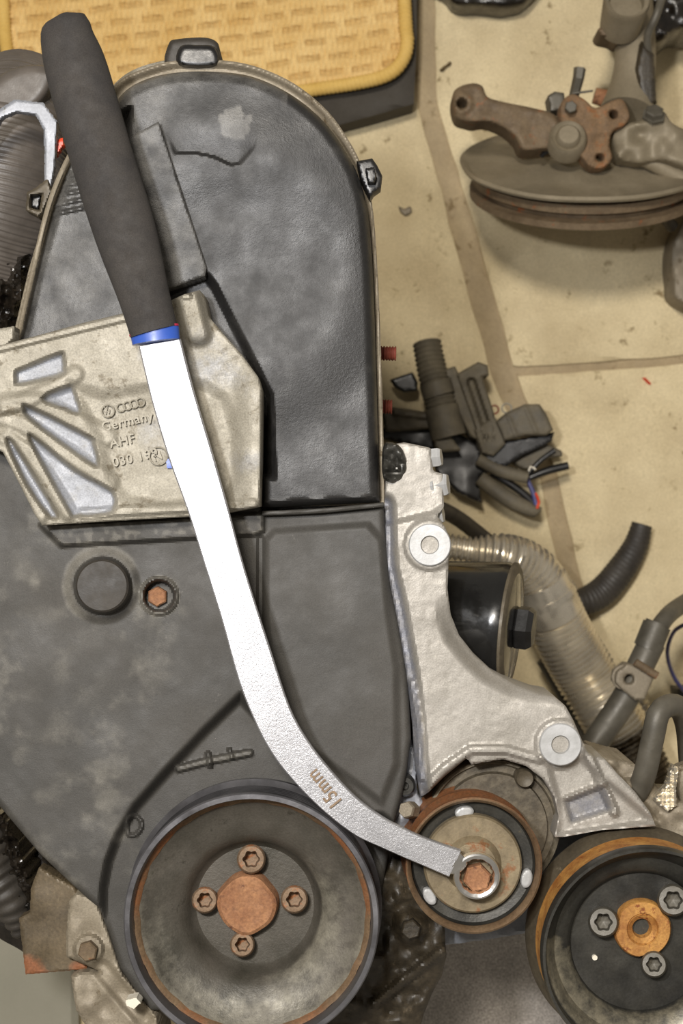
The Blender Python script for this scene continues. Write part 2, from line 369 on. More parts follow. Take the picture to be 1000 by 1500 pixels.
def h_up(X, Y):
    h = .004 * ss(sd(X, Y, circle(345, 395, 215, 48, 225)), -40, 60) * (X > 200)
    h = h + .011 * ss(425 - Y, 0, 300) - .010 * ss(sd(X, Y, lowleft), -7, 7) - .008 * ss(sd(X, Y, lowleft), -7, 7) * ss(425 - Y, 0, 300)
    # the sculpted dent edge under the scuff
    arc = [(255, 226), (285, 225), (312, 231), (338, 243), (352, 241), (364, 228)]
    ab = near(X, Y, arc, False); h = h - .0026 * ss(sd(X, Y, [(255, 226), (285, 225), (312, 231), (338, 243), (352, 241), (375, 215), (400, 130), (215, 130)]), -1, 4) * ss(Y, 165, 232) * ss(X, 235, 275) * (1 - ss(X, 345, 385))
    h = h - .0007 * (1 - ss(np.hypot(X - 330, (Y - 300) * 1.6), 20, 75))
    h = h + .0012 * ridge(X, Y, [(388, 735), (556, 727)], 4)
    # the handle-side clip ribs
    for q in range(5): h = h + .0012 * ridge(X, Y, [(78, 262 + q * 13), (125, 252 + q * 13)], 4)
    return h + .0002 * vnoise(X, Y, 40, 3)
def m_up(X, Y):
    m = .75 * ss(sd(X, Y, scuff) + 4 * vnoise(X, Y, 7, 5), -2, 3)
    m = m + .12 * ss(vnoise(X, Y, 60, 8) + vnoise(X, Y, 18, 9) * .6, .1, .9)
    m = m + .45 * (1 - ss(near(X, Y, up)[0], 2, 26)) * (Y < 300) * (X < 420)
    m = m + .28 * ss(-(X - 200) - (Y - 330) * .35, -40, 60) * (Y < 520)
    return np.clip(m, 0, 1)
relief('cover_shell', up, 0.0, 'cover', uc, h=h_up, pitch=2.6, depth=.02, edge=16, edgeh=.010, mask=m_up)
relief('raised_panel', wedge, .0085, 'cover', uc, pitch=2.6, depth=.025, edge=2, h=lambda X, Y: .0115 * ss(440 - Y, 0, 330), mask=lambda X, Y: .35 + .3 * vnoise(X, Y, 20, 7), label='raised wedge panel on the cover')
# pale rear flange strip and left edge of the cover
tube('edge_strip', [(24, 502, -.004, 4), (48, 398, -.004, 4), (72, 300, -.004, 4.2), (100, 232, -.006, 4), (126, 195, -.008, 3.5)], 'alu_brown', uc, seg=8, label='tan worn cover edge')
# spring clips
def clip(poly, z, label):
    c = relief('clip', poly, z, 'black', uc, pitch=2.5, depth=.014, edge=5, label=label)
    cx = sum(p[0] for p in poly) / len(poly); cy = sum(p[1] for p in poly) / len(poly)
    return c, cx, cy
c1, cx, cy = clip([(522, 236), (545, 232), (552, 242), (560, 258), (558, 275), (548, 282), (542, 292), (536, 280), (528, 262)], -.004, 'black spring clip on the cover right shoulder')
relief('clip', [(535, 247), (548, 245), (552, 258), (548, 268), (539, 268)], .003, 'black', uc, pitch=2, depth=.008, edge=3)
relief('clip', [(70, 262), (52, 276), (40, 282), (38, 308), (56, 318), (62, 312), (76, 280)], -.008, 'body_brown', uc, pitch=2, depth=.012, edge=3, holes=[[(45, 286), (62, 284), (58, 308), (44, 305)]], label='dusty spring clip on the cover left edge')
relief('clip', [(47, 288), (60, 286), (56, 306), (46, 303)], -.014, 'black', uc, pitch=2, depth=.006, edge=2)
# cap behind the arch
cp = relief('breather_cap', catmull([(247, 64), (262, 57), (300, 55), (318, 62), (321, 75), (320, 100), (246, 100)], 4), -.018, 'rubber', E, pitch=2.5, depth=.03, edge=8, label='dark brown rubber cap behind the cover arch')
relief('lug', catmull([(264, 68), (290, 66), (314, 69), (317, 95), (262, 95)], 4), -.012, 'black', cp, pitch=2.5, depth=.008, edge=7)
relief('rear_cover', catmull([(160, 135), (185, 108), (225, 92), (262, 90), (262, 130), (180, 150)], 4), -.03, 'alu', E, pitch=4, depth=.03, edge=5, label='pale metal cover edge behind the black cover')
# -- lower timing cover
low = [(-60, 540), (150, 560), (380, 700), (382, 752), (470, 749), (562, 742), (566, 800), (572, 860), (582, 905), (590, 950), (598, 1010), (602, 1080), (596, 1130), (588, 1168), (575, 1215), (560, 1300),
       (540, 1400), (400, 1480), (220, 1480), (176, 1420), (160, 1370), (146, 1330), (128, 1316), (100, 1290), (60, 1252), (20, 1205), (-60, 1110)]
arch = [(352, 1016), (296, 1070), (240, 1130), (196, 1180), (170, 1222), (155, 1262), (148, 1300), (146, 1345), (160, 1500), (560, 1500), (590, 1215), (560, 1192), (500, 1186), (440, 1130), (395, 1065)]
mount_ledge = [(58, 768), (386, 752), (386, 778), (372, 784), (90, 800)]  # ledge strip below the mount bracket, raised and mottled paler
def h_low(X, Y):
    h = .0 * X
    a = sd(X, Y, arch); h = h - .013 * ss(a, -5, 12)
    h = h + .003 * ss(sd(X, Y, [(386, 790), (400, 775), (540, 765), (562, 790), (572, 900), (584, 980), (584, 1120), (560, 1180), (400, 1060), (386, 900)]), -4, 10)
    r = np.hypot(X - 150, Y - 858); h = h + .010 * (1 - ss(r, 38, 43)) + .0025 * (1 - ss(r, 44, 58))
    r = np.hypot(X - 233, Y - 873); h = h + .004 * (1 - ss(r, 26, 30)) - .013 * (1 - ss(r, 20, 24))
    h = h + .006 * ss(sd(X, Y, mount_ledge), -4, 4)
    h = h - .0022 * ridge(X, Y, [(382, 790), (381, 900), (384, 980)], 7)
    h = h + .004 * ridge(X, Y, [(262, 1126), (300, 1116), (365, 1103)], 7) + .004 * ridge(X, Y, [(305, 1104), (308, 1122)], 5) + .003 * ridge(X, Y, [(336, 1098), (340, 1110)], 4)
    h = h + .0025 * ridge(X, Y, catmull([(188, 1200), (200, 1196), (208, 1208), (200, 1222), (188, 1222)], 4), 4)
    h = h
    return h + .0005 * vnoise(X, Y, 70, 4) + .0001 * vnoise(X, Y, 15, 5)
def m_low(X, Y):
    m = .32 * ss(vnoise(X, Y, 80, 11) + .6 * vnoise(X, Y, 25, 12) + .3 * vnoise(X, Y, 9, 10), -.1, 1.0) * ss(420 - X, 0, 260)
    m = m + .35 * ss(270 - X - (Y - 800) * .1, 0, 250) * ss(vnoise(X, Y, 30, 13), -.4, 1) * ss(Y, 700, 900)
    r = np.hypot(X - 150, Y - 858); m = m + .5 * (1 - ss(abs(r - 52), 2, 12)) * ss(-(X - 150) - (Y - 858) + 40, 0, 40)
    m = m + .55 * (1 - ss(abs(np.hypot(X - 233, Y - 873) - 28), 1, 3))
    m = m + .35 * ss(sd(X, Y, mount_ledge), -4, 4) * ss(vnoise(X, Y, 6, 3), -.3, .5)
    m = m + .4 * ridge(X, Y, [(262, 1126), (300, 1116), (365, 1103)], 7) 
    m = m * (1 - .9 * (1 - ss(r, 36, 40)))
    return np.clip(m, 0, 1)
lc = relief('lower_timing_cover', low, -.006, 'cover_low', E, h=h_low, pitch=2.3, depth=.02, edge=9, edgeh=.004, mask=m_low, label='dusty grey lower timing cover around the crank pulley')
c_, r_ = lpx(150, 858, .0075, 40)
lathe('round_plug', c_, [(r_ * .97, -.004), (r_ * .97, .0005), (r_ * .9, .0018), (r_ * .3, .0022)], 'rubber', lc, 48, label='dark round rubber plug')
c_, r_ = lpx(233, 873, -.018, 19)
lathe('washer', c_, [(r_ * 1.1, -.003), (r_ * 1.1, .001), (r_ * .7, .0015)], 'brown_disc', lc, 32)
hexbolt(P(232, 873, -.017), 15 * k(-.017), .007, 'rust', lc, rot=.5, label='rusty hex bolt head')
# -- stepped seam ledge between the covers
tube('seam_ledge', [(384, 752, .0, 3.5), (470, 748, .0, 3.5), (562, 739, -.002, 3.5)], 'cover_low', uc, seg=8)
# -- engine mount bracket (cast aluminium)
mb = [(-60, 522), (0, 506), (60, 490), (125, 472), (180, 459), (248, 441), (270, 431), (292, 425), (299, 432), (303, 448), (306, 464), (330, 492), (356, 522), (378, 552), (383, 570), (382, 640), (380, 742),
      (330, 752), (280, 757), (170, 763), (62, 770), (50, 752), (30, 712), (4, 662), (-60, 640)]
pock = [[(24, 545), (34, 540), (86, 519), (92, 523), (93, 540), (88, 548), (30, 562), (24, 556)],
        [(62, 584), (98, 567), (106, 570), (116, 600), (110, 604), (96, 598)],
        [(36, 598), (44, 597), (128, 640), (136, 650), (143, 678), (136, 680), (96, 652), (44, 612)],
        [(46, 646), (56, 646), (110, 690), (158, 716), (168, 730), (166, 744), (156, 752), (112, 755), (100, 744)],
        [(12, 650), (20, 650), (50, 700), (82, 752), (78, 758), (70, 752), (40, 710)]]
pock = [catmull(p, 3) for p in pock]
sunk = [(100, 560), (150, 575), (250, 560), (300, 560), (330, 580), (350, 640), (352, 700), (330, 738), (240, 742), (180, 735), (160, 700), (140, 640)]
def h_mb(X, Y):
    h = 0 * X
    h = h - .0035 * ss(sd(X, Y, sunk), -8, 14)
    for p in pock: h = h - .009 * ss(sd(X, Y, p), -5, 4)
    for q, w in (([(-20, 600), (30, 590), (95, 560), (110, 548)], 12), ([(10, 590), (60, 590), (130, 626), (158, 640)], 14), ([(0, 610), (30, 620), (100, 665), (160, 705)], 14), ([(10, 640), (40, 660), (70, 700), (100, 750)], 12), ([(-10, 640), (20, 690), (58, 755)], 12)):
        h = h + .0028 * ridge(X, Y, q, w * 1.35)
    h = h + .006 * ss(X - .0, 335, 372) * ss(Y, 520, 580) - .002 * ss(X, 290, 335) * ss(Y, 500, 560) + .003 * ridge(X, Y, [(-40, 520), (60, 495), (180, 466), (250, 447)], 8)
    h = h + .003 * ridge(X, Y, [(120, 752), (370, 738)], 10)
    h = h + .010 * ridge(X, Y, [(276, 436), (290, 490)], 24) * ss(520 - Y, 0, 30)
    h = h - .006 * (1 - ss(np.hypot(X - 272, (Y - 434) * 2.2), 6, 12))
    h = h - .004 * ss(X, 300, 345) * (1 - ss(X, 345, 365)) * 0
    return h + .0004 * vnoise(X, Y, 24, 20) + .00015 * vnoise(X, Y, 8, 21)
def m_mb(X, Y):
    m = 0 * X
    for p in pock: m = m + ss(sd(X, Y, p), -1, 4)
    m = m + .7 * ss(sd(X, Y, [(215, 520), (330, 520), (360, 560), (330, 560), (240, 560)]), -30, 30) * .7
    return np.clip(m + .30 * ss(vnoise(X, Y, 45, 22), .1, 1) * (X > 200), 0, 1)
bracket = relief('mount_bracket', mb, .018, 'alu', E, h=h_mb, pitch=2.2, depth=.026, edge=4, mask=m_mb, label='cast aluminium engine mount bracket with raised lettering')
zt = .0165
ring_mesh(158, 602, zt, 9, 1.2, 'alu', bracket, 'emblem_ring')
text('lettering', 'V', 153.5, 602, zt, 7, 14, 'alu', bracket); text('lettering', 'W', 152.5, 608, zt, 7, 14, 'alu', bracket)
for q in range(4): ring_mesh(177 + q * 9.5, 597 - q * 2.6, zt, 6, 1.1, 'alu', bracket, 'emblem_ring', 20)
text('lettering', 'Germany', 150, 632, zt, 14, 13, 'alu', bracket, bold=.0001)
text('lettering', 'AHF', 162, 656, zt, 14, 13, 'alu', bracket, bold=.0001)
text('lettering', '030 199', 166, 684, zt, 14, 13, 'alu', bracket, bold=.0001)
ring_mesh(232, 668, zt, 13, 1.2, 'alu', bracket, 'emblem_ring')
text('lettering', 'N', 226, 676, zt, 13, 20, 'alu', bracket)
relief('paint_mark', [(243, 672), (252, 672), (254, 686), (245, 686)], .0165, 'blue', bracket, pitch=2, depth=.002, label='small blue paint mark')
relief('bracket_arm', [(-60, 492), (22, 478), (20, 496), (10, 506), (-60, 522)], .012, 'alu', E, pitch=3, depth=.02, edge=3)
# -- right accessory bracket
rb = [(568, 652), (592, 648), (612, 652), (630, 656), (634, 690), (648, 694), (650, 742), (640, 756), (652, 772), (661, 796), (657, 822), (655, 862), (660, 900), (672, 930), (694, 958), (722, 984), (756, 1003),
      (790, 1016), (812, 1020), (828, 1034), (840, 1056), (852, 1084), (862, 1104), (886, 1112), (905, 1134), (930, 1160), (952, 1190), (960, 1210), (880, 1216), (825, 1226), (812, 1226), (818, 1196), (812, 1168),
      (796, 1142), (770, 1122), (736, 1112), (690, 1120), (684, 1110), (650, 1138), (628, 1160), (616, 1168), (608, 1120), (604, 1060), (594, 980), (578, 890), (566, 830), (563, 740)]
sl_cut = [(650, 860), (668, 905), (690, 935), (720, 965), (775, 1000), (812, 1020), (835, 1045), (870, 1000), (700, 840)]
def h_rb(X, Y):
    fa = catmull([(640, 850), (652, 905), (676, 945), (712, 985), (770, 1028), (806, 1052)], 5, False)
    face = [(600, 780)] + fa + [(860, 1110), (700, 1120), (620, 1160)]
    h = 0 * X
    d = near(X, Y, rb)[0]; sc = ss(Y, 870, 940) * ss(1040 - Y, 0, 60) * (X > 640)
    h = h - .012 * (1 - ss(d, 0, 26)) * sc
    h = h - .005 * ss(sd(X, Y, [(560, 640), (660, 640), (660, 735), (636, 752), (560, 770)]), -4, 6)
    h = h - .008 * (1 - ss(near(X, Y, [(562, 740), (566, 830), (580, 890), (596, 980), (606, 1060), (610, 1120), (616, 1168)], False)[0], 6, 20))
    h = h + .004 * ridge(X, Y, [(604, 1000), (614, 1060), (618, 1140)], 7)
    h = h - .006 * ss(sd(X, Y, [(800, 1115), (845, 1105), (960, 1205), (815, 1225), (815, 1170)]), -4, 8)
    h = h - .005 * ss(sd(X, Y, [(826, 1172), (884, 1150), (898, 1185), (836, 1205)]), -4, 6)
    h = h + .006 * ridge(X, Y, [(858, 1098), (900, 1190)], 9) + .004 * ridge(X, Y, [(830, 1170), (885, 1148)], 6)
    h = h + .003 * ridge(X, Y, [(625, 1152), (650, 1126), (690, 1098), (740, 1098), (790, 1112)], 9)
    for a, b in ((629, 798), (820, 1090)): h = h + .003 * (1 - ss(np.hypot(X - a, Y - b), 34, 40))
    return h + .0003 * vnoise(X, Y, 30, 30) + .00012 * vnoise(X, Y, 8, 31)
def m_rb(X, Y):
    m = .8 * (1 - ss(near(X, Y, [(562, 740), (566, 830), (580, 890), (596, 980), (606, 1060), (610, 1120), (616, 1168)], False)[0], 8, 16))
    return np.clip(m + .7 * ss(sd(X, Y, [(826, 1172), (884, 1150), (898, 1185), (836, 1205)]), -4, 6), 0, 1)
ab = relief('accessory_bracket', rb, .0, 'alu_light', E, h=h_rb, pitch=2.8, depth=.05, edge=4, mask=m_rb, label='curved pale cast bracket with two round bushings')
for a, b in ((629, 798), (820, 1090)):
    c_, r_ = lpx(a, b, .003, 31)
    lathe('bushing', c_, [(r_ * .8, -.004), (r_ * .99, -.001), (r_, .0015), (r_ * .95, .0022), (r_ * .44, .0022), (r_ * .40, .001), (r_ * .38, -.012)], 'washer', ab, 48, caps=(False, False), label='light grey round bushing with a deep hole')
    lathe('hole_shade', c_, [(r_ * .385, -.010), (r_ * .1, -.0102)], 'pipe_grey', ab, 32, caps=(False, True), label='dark grey disc for the shade in the hole')  # dark disc puts the shade deep in the hole into colour
# side bolts of the bracket
for a, b, w in ((640, 672, 15), (650, 712, 18), (643, 756, 14)):
    c = P(a, b, -.012)
    sc = thing_b = hexbolt(c - Vector((.006, 0, 0)), w * k(-.012), .0085, 'washer', ab, axis=(1, .12, .25), rot=.1, washer=w * k(-.012) * 1.25)
# clear-ish clip lump beside the cover
relief('gasket_lump', catmull([(562, 652), (580, 650), (592, 664), (594, 686), (582, 704), (562, 700)], 4), -.001, 'steel_dark', E, pitch=2.5, depth=.02, edge=6, h=lambda X, Y: .003 * vnoise(X, Y, 7, 40), label='dark shiny gasket squeezed beside the cover')
# studs
for a, b in ((566, 517), (560, 595)):
    tube('stud', [(a - 30, b, -.05, 10), (a + 14, b + 1, -.05, 10)], 'stud', E, seg=18, smoothpath=False, corr=(.0016, .0004), label='red-brown threaded stud')
# -- aluminium / blue plates and dark block at lower right
relief('rear_plate', [(600, 1200), (700, 1160), (815, 1220), (960, 1205), (980, 1260), (830, 1300), (800, 1350), (782, 1366), (720, 1376), (645, 1386), (610, 1380), (596, 1330)], -.06, 'blue_grey', E, pitch=6, depth=.05, edge=4,
       h=lambda X, Y: .001 * vnoise(X, Y, 30, 41), label='bluish grey plate behind the small pulley')
ob = [(545, 1195), (590, 1175), (612, 1190), (640, 1230), (650, 1300), (652, 1384), (655, 1400), (648, 1426), (630, 1455), (618, 1485), (612, 1540), (520, 1560), (380, 1560), (380, 1400), (500, 1300)]
zlin(wob(ob, 2.5, 20, 3), -.03, -.25, 'oily', 'sump_casting', E, pitch=3.5, edge=8, h=lambda X, Y: .005 * vnoise(X, Y, 38, 50) + .003 * vnoise(X, Y, 13, 51) - .012 * ss(Y, 1400, 1470) + .008 * (1 - ss(np.hypot(X - 601, Y - 1358), 14, 30)) + .006 * ridge(X, Y, [(550, 1470), (600, 1430), (650, 1390)], 10),
     label='oily dark brown casting beside the crank pulley')
hexbolt(P(601, 1358, -.022), 15 * k(0), .006, 'oily', E, label='dirt caked bolt on the oily casting')
# bracket leg strip between cover and bracket bottom
relief('side_web', [(560, 1010), (590, 1020), (606, 1100), (612, 1165), (625, 1180), (600, 1215), (560, 1210), (575, 1100)], -.022, 'blue_grey', E, pitch=3, depth=.03, edge=3, h=lambda X, Y: .002 * vnoise(X, Y, 12, 55), label='bluish cast web under the pale bracket')
hexbolt(P(604, 1187, -.006), 13 * k(0), .010, 'alu_brown', E, axis=(-.4, .2, .9), label='tan hex bolt between cover and small pulley')
c_, r_ = lpx(592, 1150, -.016, 16)
lathe('dowel_boss', c_, [(r_, -.01), (r_, .002), (r_ * .8, .004), (r_ * .4, .004), (r_ * .35, 0)], 'steel_dark', E, 32)
# -- crank pulley
def pulley_profile(pairs): return pairs
Zc = .034; cc, R = lpx(368, 1349, Zc, 187)
kk = R / 187
prof = [(R * .90, -.040), (R * 1.03, -.036), (R * 1.035, -.030), (R * 1.0, -.0285)]
for q in range(5): z_ = -.027 + q * .0042; prof += [(R * .978, z_), (R * .990, z_ + .0008), (R * .996, z_ + .0021), (R * .990, z_ + .0034)]
prof += [(R * .965, -.006), (R * 1.0, -.004), (R * 1.003, -.0008), (R * .992, 0), (R * .955, 0), (R * .945, -.003), (R * .935, -.009)]
nrim = len(prof)
prof2 = [(R * .935, -.0092), (R * .91, -.0108), (R * .86, -.014), (R * .74, -.0175), (R * .62, -.0205), (R * .56, -.0245), (R * .53, -.029), (R * .505, -.0325), (R * .48, -.034), (R * .25, -.034), (0.001, -.034)]
crank = lathe('crank_pulley', cc, prof, 'steel_ring', E, 128, caps=(True, False), mask=lambda i, a: .35 if i in (5, 9, 13, 17) else 0, label='large dark ribbed crank pulley with rusty centre bolts')
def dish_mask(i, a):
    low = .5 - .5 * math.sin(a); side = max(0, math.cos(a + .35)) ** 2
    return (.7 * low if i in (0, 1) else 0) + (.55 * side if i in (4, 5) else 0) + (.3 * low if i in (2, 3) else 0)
disc = lathe('dish', cc, prof2, 'dish', crank, 128, caps=(False, True), mask=dish_mask, label='brown-grey dished pulley face')
lathe('rust_ring', cc, [(R * .938, -.0084), (R * .925, -.0090), (R * .905, -.0104), (R * .895, -.0115)], 'groove_rust', crank, 128, caps=(False, False), mask=lambda i, a: .25 + .35 * math.sin(3 * a) + .3 * math.sin(11 * a), wob=lambda a, i: 1 + .004 * math.sin(17 * a) + .003 * math.sin(31 * a), label='rusty line round the dish edge')
ch, rh = lpx(363, 1320, 0, 43)
lathe('hub_nose', ch, [(rh * 1.08, -.006), (rh * 1.02, .006), (rh * .97, .0095), (rh * .85, .011), (rh * .5, .0105), (rh * .1, .0105)], 'rust', crank, 48, wob=lambda a, i: 1 + .03 * math.cos(4 * a + .3) + .012 * math.sin(7 * a), label='rusty orange pulley centre')
for a, b, r in ((368, 1258, 21), (300, 1318, 19), (431, 1317, 20), (355, 1383, 18)):
    capbolt(a, b, .0, r, 'bolt_tan', crank, 'rusty tan cap bolt', hh=.011, lean=((a - 500) / -2600, (b - 750) / 2600, 1))
relief('paint_chip', [(184, 1466), (200, 1462), (206, 1470), (196, 1478), (186, 1474)], .002, 'paint_chip', lc, pitch=2, depth=.01, label='cream flake')
# -- small (idler) pulley
Zi = .018; ci, Ri = lpx(694, 1268, Zi, 100)
pi_ = [(Ri * .8, -.034), (Ri * 1.02, -.033), (Ri * 1.03, -.030), (Ri * .95, -.026), (Ri * .93, -.020), (Ri * .985, -.0165), (Ri * .985, -.015), (Ri * .93, -.012), (Ri * .93, -.007), (Ri * .995, -.002), (Ri, 0), (Ri * .97, .001), (Ri * .925, -.001), (Ri * .90, -.005)]
pi_ = [(r * (1 if h_ > -.003 else 1.012), h_ * (1.4 if h_ < -.006 else 1)) for r, h_ in pi_]
idl = lathe('small_pulley', ci, pi_, 'groove_rust', E, 96, caps=(True, False), mask=lambda i, a: .75 if 2 <= i <= 9 else (.4 if i == 10 and math.sin(a) > -.3 else .05), label='small rusty grooved pulley under the spanner ring')
lathe('dark_ring', ci, [(Ri * .905, -.004), (Ri * .88, -.007), (Ri * .74, -.008), (Ri * .71, -.005)], 'steel_dark', idl, 96, caps=(False, False), label='black annular recess')
lathe('pressed_disc', ci + Vector((-.0005, .0005, 0)), [(Ri * .73, -.006), (Ri * .72, -.002), (Ri * .69, -.0008), (Ri * .42, -.001), (Ri * .38, .001), (Ri * .33, .003), (Ri * .2, .003)], 'brown_disc', idl, 96, label='brown pressed steel disc')
for a, b, w in ((680, 1190, 0), (771, 1287, 1), (629, 1313, 2)):
    ang = math.atan2(1268 - b, a - 694) + math.pi / 2; c = P(a, b, Zi - .001); V = []
    o = relief('light_tab', [(a + 14 * math.cos(t) * (1 if w == 0 else .9) * abs(math.cos(ang)) ** .0 * math.cos(-ang) - 8.5 * math.sin(t) * math.sin(-ang), b + 14 * math.cos(t) * math.sin(-ang) + 8.5 * math.sin(t) * math.cos(-ang)) for t in [2 * math.pi * q / 20 for q in range(20)]],
               Zi - .003, 'washer', idl, pitch=2, depth=.004, edge=3, edgeh=.0008, label='light grey tab')
hexbolt(P(697, 1282, Zi + .002), 20.5 * k(Zi), .0085, 'rust', idl, name='hex_bolt', rot=.25, label='orange rusty hex bolt inside the spanner ring')
# -- body behind small pulley
bd, rbd = lpx(722, 1212, -.018, 101)
bdy = lathe('tensioner_body', bd, [(rbd, -.08), (rbd, -.004), (rbd * .97, -.001), (rbd * .93, 0), (rbd * .90, -.003), (rbd * .80, -.003), (rbd * .78, .001), (rbd * .5, .001)], 'body_brown', E, 80, mask=lambda i, a: .6 if i in (2, 3) else .15, label='dark brown round housing behind the small pulley')
c_, r_ = lpx(768, 1140, -.012, 14)
lathe('boss', c_, [(r_, -.03), (r_, .0), (r_ * .85, .002), (r_ * .4, .001)], 'body_brown', bdy, 24)
# -- power steering pulley
Zp = .028; cpp, Rp = lpx(951, 1400, Zp, 163)
pp = [(Rp * .85, -.046), (Rp * 1.03, -.044), (Rp * 1.035, -.040), (Rp * 1.0, -.034), (Rp * .955, -.029)]
mk_o = len(pp)
pp2 = [(Rp * .99, -.0345), (Rp * .965, -.032), (Rp * .95, -.022), (Rp * .942, -.014), (Rp * .94, -.008)]
pp3 = [(Rp * .96, -.009), (Rp * 1.0, -.008), (Rp * 1.003, -.002), (Rp * .99, 0), (Rp * .965, .0), (Rp * .955, -.004), (Rp * .95, -.008), (Rp * .93, -.009), (Rp * .89, -.012), (Rp * .84, -.018), (Rp * .72, -.021), (Rp * .68, -.024), (Rp * .66, -.028), (Rp * .30, -.028), (.001, -.028)]
pp3 = [(r * .968, h_) for r, h_ in pp3]
ps = lathe('steering_pump_pulley', cpp, pp3, 'steel_dark', E, 128, caps=(False, True), mask=lambda i, a: .55 if i in (7, 8, 9) and math.sin(a) < .1 else (.35 if i in (9, 10, 11) and math.sin(a) < 0 else 0), label='black dished pump pulley with orange rusted belt groove')
lathe('rear_flange', cpp, pp, 'body_brown', ps, 128, caps=(True, False))
lathe('belt_groove', cpp, pp2, 'rust_orange', ps, 128, caps=(False, False), label='orange rusty belt groove')
c_, r_ = lpx(938, 1357, .0, 42)
lathe('hub_nose', c_, [(r_, -.004), (r_, .005), (r_ * .94, .0065), (r_ * .56, .0065), (r_ * .52, .0055), (r_ * .5, .006), (r_ * .34, .004), (r_ * .26, -.002), (r_ * .05, -.004)], 'rust_orange', ps, 48, wob=lambda a, i: 1 - (.09 if i < 3 else 0) * max(0, math.cos(3 * a - 2.0)) ** 6, label='orange rusty hub with a hollow centre')
for a, b, r in ((883, 1350, 22), (985, 1318, 23), (957, 1412, 19)):
    capbolt(a, b, .0, r, 'pipe_grey', ps, 'grey cap bolt', hh=.012, lean=((a - 500) / -2600, (b - 750) / 2600, 1))
relief('paint_dot', circle(871, 1403, 4, 10), .0022, 'paint_chip', ps, pitch=1.5, depth=.002, label='small yellow dot')
zlin(circle(930, 1370, 80, 24), -.02, -.16, 'oily', 'pump_body', E, edge=6, label='dark pump body behind the pulley')
# -- right edge castings above the pump pulley
pb = [(860, 1130), (880, 1108), (930, 1120), (960, 1150), (990, 1175), (1060, 1180), (1060, 1240), (900, 1240), (880, 1180)]
relief('pump_bracket', pb, -.022, 'alu_brown', E, pitch=3, depth=.06, edge=5, h=lambda X, Y: .003 * vnoise(X, Y, 14, 60) + .006 * (1 - ss(np.hypot(X - 918, Y - 1152), 7, 14)) + .006 * (1 - ss(np.hypot(X - 938, Y - 1188), 8, 16)) - .004 * (1 - ss(np.hypot(X - 940, Y - 1186), 2, 7)), label='tan rough cast pump bracket at the right edge')
relief('braided_strap', [(957, 1172), (975, 1150), (985, 1120), (995, 1125), (990, 1160), (992, 1180), (978, 1190)], -.016, 'pipe_silver', E, pitch=2, depth=.006, edge=3, h=lambda X, Y: .0012 * np.sin((X + Y) * 1.1) * np.sin((X - Y) * 1.1), label='silver braided strap')
# bent hose going round at right edge
tube('bent_hose', [(920, 1180, -.03, 16), (942, 1140, -.015, 17), (956, 1080, -.01, 17), (966, 1042, -.01, 17), (990, 1034, -.02, 17), (1004, 1060, -.04, 16), (1010, 1120, -.06, 16)], 'pipe_grey', E, seg=20, label='grey bent hose at the right edge')
tube('rear_hose', [(992, 1120, -.03, 18), (1012, 1170, -.03, 18), (1020, 1230, -.04, 18)], 'alu_brown', E, seg=16)
# -- oil filter, lying sideways
fc = P(622, 903, -.075); R1 = 92 * k(-.075); ax = Vector((1, -.10, .26)).normalized()
fl = lathe('oil_filter', fc - ax * .03, [(R1 * .78, 0), (R1 * .80, .004), (R1 * .90, .035), (R1 * .96, .058), (R1 * 1.0, .072), (R1 * 1.0, .076), (R1 * .96, .080), (R1 * .8, .082), (R1 * .3, .083)], 'filter', E, 64, axis=ax, label='glossy black canister filter')
lathe('filter_rim', fc - ax * .03, [(R1 * .95, .0775), (R1 * 1.01, .0785), (R1 * 1.01, .080), (R1 * .95, .0815)], 'body_brown', fl, 64, axis=ax)
lathe('filter_neck', fc - ax * .03, [(R1 * .30, .081), (R1 * .36, .084), (R1 * .36, .090), (R1 * .30, .093), (R1 * .1, .093)], 'black', fl, 6, axis=ax, smooth=False)
# -- small hose at bracket
tube('small_hose', [(630, 740, -.36, 12), (665, 756, -.40, 12), (700, 782, -.44, 12), (745, 820, -.455, 12)], 'rubber', E, seg=14, label='thin dark hose behind the bracket bolts')
# -- left lower castings
relief('skid_plate', [(28, 1345), (44, 1338), (46, 1300), (58, 1270), (110, 1300), (125, 1330), (128, 1420), (38, 1428)], -.03, 'plate_brown', E, pitch=3, depth=.012, edge=3,
       h=lambda X, Y: .0004 * vnoise(X, Y, 30, 70) + .001 * ss(X, 30, 70), mask=lambda X, Y: np.clip(1.3 * (1 - ss(np.hypot(X - 40, Y - 1424), 8, 34)) + 1.3 * (1 - ss(np.hypot(X - 124, Y - 1424), 8, 30)) + .8 * (1 - ss(1428 - Y, 0, 9)), 0, 1), label='brown rusty steel plate at lower left')
cl = [(102, 1320), (112, 1308), (140, 1316), (160, 1370), (180, 1430), (230, 1490), (240, 1560), (160, 1560), (112, 1480), (104, 1430), (118, 1425), (148, 1424), (98, 1402), (97, 1370)]
relief('corner_casting', cl, -.02, 'alu_brown', E, pitch=3, depth=.05, edge=5, h=lambda X, Y: .002 * vnoise(X, Y, 22, 71) + .004 * (1 - ss(np.hypot(X - 130, Y - 1390), 18, 24)) - .004 * (1 - ss(near(X, Y, [(150, 1420), (210, 1490)], False)[0], 6, 18)), label='dull cast corner beside the crank pulley')
c_ = P(130, 1391, -.0165)
hexbolt(c_, 15 * k(0), .005, 'rust_brown', E, label='brown bolt in the corner casting')
relief('wiring_mass', wob([(-60, 1170), (2, 1195), (28, 1235), (45, 1290), (48, 1320), (30, 1330), (-60, 1330)], 3, 10, 5), -.05, 'oily_black', E, pitch=2.5, depth=.04, edge=4, h=lambda X, Y: .006 * vnoise(X, Y, 9, 73) + .003 * vnoise(X, Y, 4, 74), label='oily black harness mass at the left edge')
